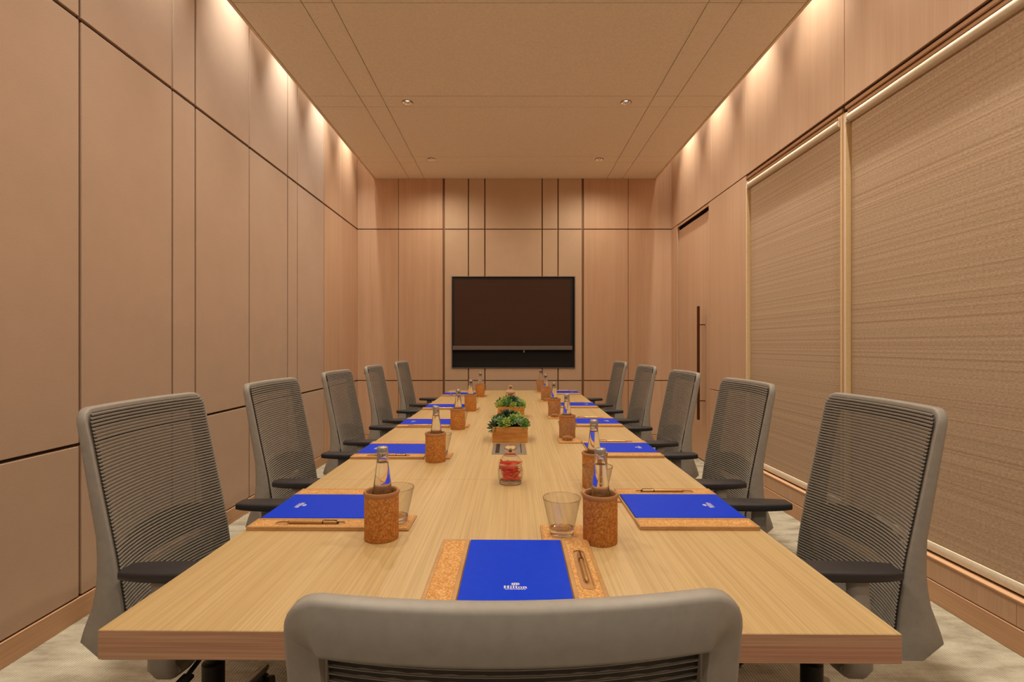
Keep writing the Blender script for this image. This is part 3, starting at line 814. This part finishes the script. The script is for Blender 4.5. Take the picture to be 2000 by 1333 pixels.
def setting(ox, oy, ang, where, glass=(0.12, 0.367), cup=(0.215, 0.352), coast=None, head=False):
    F = Matrix.Translation((ox, oy, ZTAB)) @ Matrix.Rotation(ang, 4, 'Z')
    def put(o, x, y, z, r=0.0):
        p = F @ Vector((x, y, z)); o.location = p; o.rotation_euler = (0, 0, ang+r)
    coast = coast or (glass[0], 0.367)
    b = link('presentation_board', BP['base']); put(b, 0, 0, 0)
    tag(b, 'cork writing board '+where, 'board', 'writing boards on the table')
    [link('wood_rim', q, b) for q in BP['rims']]; link('divider_strip', BP['strip_l'], b); link('divider_strip', BP['strip_r'], b)
    link('cork_panel', BP['cork_l'], b); link('cork_panel', BP['cork_r'], b); link('pen_tray', BP['tray'], b)
    f = link('folder', FOLD); put(f, 0, 0.003, 0.0062)
    tag(f, 'royal blue folder '+where, 'folder', 'blue folders on the boards')
    link('printed_logo', LOGO, f, loc=(0, 0.058, 0.0047))
    p = link('pen', PEN[0]); put(p, PENX, 0.158, 0.0070, random.uniform(-0.03, 0.03))
    tag(p, 'slim brass pen '+where, 'pen', 'brass pens in the board trays')
    link('band', PEN[1], p); link('clip', PEN[2], p); link('push_button', PEN[3], p)
    c = link('coaster', COAST); put(c, coast[0], coast[1], 0.0002)
    tag(c, 'square cork coaster '+where, 'coaster', 'square coasters on the table')
    link('cork_inlay', COASTC, c)
    g = link('tumbler', TUMB); put(g, glass[0], glass[1], 0.0060)
    tag(g, 'empty glass tumbler '+where, 'tumbler', 'tumblers on the coasters')
    link('glass_base', TBASE, g); link('glass_rim', TRIM, g)
    k = link('cork_cup', CUP); put(k, cup[0], cup[1], 0.0002, random.uniform(0, 6))
    tag(k, 'brown cork bottle holder '+where, 'bottle holder', 'cork bottle holders on the table')
    link('cup_lip', LIP, k)
    o = link('water_bottle', BOT); put(o, cup[0]+random.uniform(-0.003, 0.003), cup[1]+0.002, 0.0055)
    tag(o, 'clear glass water bottle '+where, 'bottle', 'water bottles in cork holders')
    link('water', WAT, o); link('bottle_cap', CAP, o)
ordn = ['nearest the viewer', 'second from the viewer', 'third from the viewer', 'fourth from the viewer', 'nearest the back wall']
setting(0.008, 0.912, -TH, 'at the near table end, before the foreground chair', (0.116, 0.353), (0.2075, 0.326), (0.120, 0.367), True)
Ls = [(1.480, (0.120, 0.377), (0.219, 0.364)), (2.300, (0.120, 0.375), (0.205, 0.366)), (3.110, (0.112, 0.37), (0.212, 0.366)), (3.925, (0.108, 0.37), (0.228, 0.366)), (4.91, (0.105, 0.37), (0.205, 0.366))]
for i, (y, g, c) in enumerate(Ls):
    setting(xc(y)-HW+0.006, y, -PI/2-TH, 'on the left table side, '+ordn[i], g, c)
Rs = [(1.480, (0.110, 0.375), (0.225, 0.366)), (2.320, (0.195, 0.375), (0.298, 0.366)), (3.135, (0.195, 0.375), (0.305, 0.370)), (4.030, (0.275, 0.375), (0.380, 0.370)), (5.08, (0.045, 0.378), (0.150, 0.372))]
for i, (y, g, c) in enumerate(Rs):
    setting(xc(y)+HW-0.008, y, PI/2-TH, 'on the right table side, '+ordn[i], g, c)

# ---- power plate flush in the table
p = tag(empty('power_plate', (-0.008, 2.3325, ZTAB)), 'brushed steel outlet plate let into the table before the nearer planter', 'outlet plate')
box('plate', (-0.077, 0.077, -0.1175, 0.1175, 0.0, 0.003), M['plate'], p, 0.001)
box('socket_slot', (-0.062, -0.044, -0.10, 0.105, 0.0028, 0.0036), M['black_plastic'], p)
box('socket_slot', (0.052, 0.056, -0.10, 0.105, 0.0028, 0.0036), M['black_plastic'], p)

# ---- candy jars
JB = lathe_me('candy_jar', [(0, 0), (0.0340, 0), (0.0385, 0.003), (0.0395, 0.010), (0.0425, 0.016), (0.0437, 0.030), (0.0437, 0.048), (0.0415, 0.056), (0.0385, 0.060), (0.0400, 0.064), (0.0415, 0.068), (0.0405, 0.0715),
                            (0.0385, 0.0710), (0.0385, 0.064), (0.0365, 0.060), (0.0390, 0.054), (0.0412, 0.046), (0.0412, 0.030), (0.0400, 0.018), (0.0360, 0.013), (0, 0.012)], M['thin_glass'], 44)
JFOOT = lathe_me('jar_foot', [(0, 0.0005), (0.0335, 0.0005), (0.0380, 0.004), (0.0385, 0.009), (0.034, 0.0115), (0, 0.0112)], M['glass'], 40)
JLID = lathe_me('jar_lid', [(0.0375, 0.064), (0.0380, 0.071), (0.0425, 0.0725), (0.0415, 0.077), (0.0345, 0.084), (0.0300, 0.091), (0.0250, 0.098), (0.0190, 0.103), (0.0170, 0.107), (0.0180, 0.111), (0.0210, 0.116), (0.0220, 0.122), (0.0190, 0.128), (0.0080, 0.131), (0, 0.131)], M['glass'], 44)
def candy_mesh(nm, m):
    bm = bmesh.new(); secs = []
    for t_, r in ((-0.026, 0.0060), (-0.020, 0.0018), (-0.016, 0.0040), (-0.008, 0.0052), (0.0, 0.0055), (0.008, 0.0052), (0.016, 0.0040), (0.020, 0.0018), (0.026, 0.0060)):
        fl = 0.3 if abs(t_) > 0.018 else 1.0
        secs.append([(t_, r*math.cos(a), r*fl*math.sin(a)) for a in [2*PI*k/8 for k in range(8)]])
    loft(bm, secs); return finish(bm, nm, m, True, 60)
CM = [candy_mesh('candy', M['red_candy']), candy_mesh('candy', M['orange_candy'])]
def jar(x, y, label, which, n):
    j = link('candy_jar', JB, loc=(x, y, ZTAB+0.0002)); tag(j, label, 'jar')
    link('jar_lid', JLID, j); link('jar_foot', JFOOT, j)
    rnd = random.Random(which)
    for k in range(n):
        lay = k*7//n
        z = 0.020 + lay*0.0058
        rr = 0.027*math.sqrt(rnd.random()); a = rnd.uniform(0, 2*PI)
        sc_ = 0.85
        red = rnd.random() < 0.72
        o = link('candy', CM[0] if red else CM[1], loc=(x+rr*math.cos(a), y+rr*math.sin(a), ZTAB+z))
        # lie roughly tangential so the ends stay inside the glass
        o.rotation_euler = (rnd.uniform(0, 3), rnd.uniform(-0.35, 0.35), a+PI/2+rnd.uniform(-0.4, 0.4)); o.scale = (sc_, sc_*1.25, sc_*1.25)
        tag(o, '%s wrapped candy inside the %s glass jar' % ('deep red' if red else 'orange red', which), 'candy', 'candies in the %s jar' % which)
jar(-0.002, 1.758, 'lidded glass jar of red candies standing before the outlet plate', 'nearer', 62)
jar(-0.004, 4.40, 'lidded glass candy jar mostly hidden behind the farther planter', 'farther', 16)

# ---- succulent planters
def leaf(bm, base, dirv, up, L, W, T, tipc=1.0, curl=0.25):
    """pointed fleshy leaf: 5 rings x 6"""
    d = Vector(dirv).normalized(); s = d.cross(Vector(up)).normalized(); n = s.cross(d)
    rings = []
    for t_, wf in ((0.0, 0.35), (0.3, 0.8), (0.62, 1.0), (0.85, 0.62)):
        c = Vector(base)+d*(L*t_)+n*(curl*L*t_*t_)
        rings.append([bm.verts.new(c+s*(W*wf*math.cos(a))+n*(T*wf*math.sin(a))) for a in [2*PI*k/6 for k in range(6)]])
    tip = bm.verts.new(Vector(base)+d*L+n*(curl*L))
    for a, b in zip(rings, rings[1:]):
        for k in range(6): bm.faces.new((a[k], a[(k+1) % 6], b[(k+1) % 6], b[k]))
    for k in range(6): bm.faces.new((rings[-1][k], rings[-1][(k+1) % 6], tip))
def rosette(nm, m, R, n, rows, W, T, el0, el1, curl, seed):
    rnd = random.Random(seed); bm = bmesh.new()
    for r in range(rows):
        f = r/(max(1, rows-1)); cnt = int(n*(1-0.45*f))
        for k in range(cnt):
            a = 2*PI*(k+0.5*r)/cnt + rnd.uniform(-0.12, 0.12); el = math.radians(el0+(el1-el0)*f + rnd.uniform(-6, 6))
            d = (math.cos(a)*math.cos(el), math.sin(a)*math.cos(el), math.sin(el))
            leaf(bm, (0.002*math.cos(a), 0.002*math.sin(a), 0.002*r), d, (0, 0, 1), R*(1-0.35*f)*rnd.uniform(0.9, 1.1), W, T, 1, curl)
    return finish(bm, nm, m, True, 70)
ROS = {
    'echeveria': rosette('succulent_rosette', M['leaf_light'], 0.034, 9, 4, 0.0085, 0.0032, 12, 75, 0.22, 1),
    'green': rosette('succulent_rosette', M['leaf_mid'], 0.034, 8, 3, 0.0080, 0.0032, 5, 80, 0.15, 2),
    'spiky': rosette('spiky_succulent', M['leaf_dark'], 0.048, 9, 2, 0.0060, 0.0034, 35, 75, 0.10, 3),
    'grey': rosette('succulent_rosette', M['leaf_grey'], 0.030, 8, 3, 0.0085, 0.0035, 15, 70, 0.2, 4),
    'purple': rosette('succulent_rosette', M['leaf_red'], 0.034, 9, 3, 0.0060, 0.0028, 5, 60, 0.2, 5),
    'sprig': rosette('leafy_sprig', M['leaf_mid'], 0.020, 7, 5, 0.0048, 0.0016, 10, 80, 0.05, 6),
}
def planter(x, y, label, seed):
    S, H = 0.0873, 0.077
    r = tag(empty('succulent_planter', (x, y, ZTAB+0.0003)), label, 'planter', 'succulent planters down the middle of the table')
    for b in ((-S, S, -S, -S+0.008), (-S, S, S-0.008, S), (-S, -S+0.008, -S+0.008, S-0.008), (S-0.008, S, -S+0.008, S-0.008)):
        box('side_board', (*b, 0, H), M['box_wood'], r, 0.0012)
    box('soil', (-S+0.008, S-0.008, -S+0.008, S-0.008, 0.003, H-0.012), M['soil'], r)
    rnd = random.Random(seed)
    kinds = ['echeveria', 'green', 'spiky', 'grey', 'echeveria', 'purple', 'green', 'sprig', 'echeveria', 'green']
    pos = []
    for j in range(6):
        for i in range(6):
            px = -0.073 + 0.0292*i + rnd.uniform(-0.006, 0.006); py = -0.068+0.0272*j+rnd.uniform(-0.006, 0.006)
            pos.append((px, py))
    for k, (px, py) in enumerate(pos):
        rad = math.hypot(px, py)/0.10
        z = H-0.006 + 0.050*max(0, 1-rad**1.5) + rnd.uniform(-0.004, 0.012)
        kd = rnd.choice(kinds)
        if abs(px) < 0.03 and abs(py) < 0.05 and rnd.random() < 0.5: kd = 'spiky'
        o = link(ROS[kd].name.split('.')[0], ROS[kd], r, loc=(px, py, z))
        tl = 0.55*min(1, rad)
        o.rotation_euler = Vector((px, py, 0.12*(1.2-min(1, rad)))).to_track_quat('Z', 'Y').to_euler() if rad > 0.2 else (0, 0, 0)
        s = rnd.uniform(0.7, 1.0); o.scale = (s, s, s)
        # stem down into the soil
    bm = bmesh.new()
    for px, py in pos:
        tube(bm, (px*0.9, py*0.9, H-0.016), (px, py, H+0.002+0.048*max(0, 1-(math.hypot(px, py)/0.10)**1.5)), 0.004, 0.003, 6)
    st = link('stems', finish(bm, 'stems', M['leaf_dark']), r); st['kind'] = 'stuff'
    return r
planter(-0.005, 2.571, 'nearer pine box planter of green succulents, behind the outlet plate', 11)
planter(0.0, 3.39, 'farther pine box planter of green succulents, behind the first planter', 23)
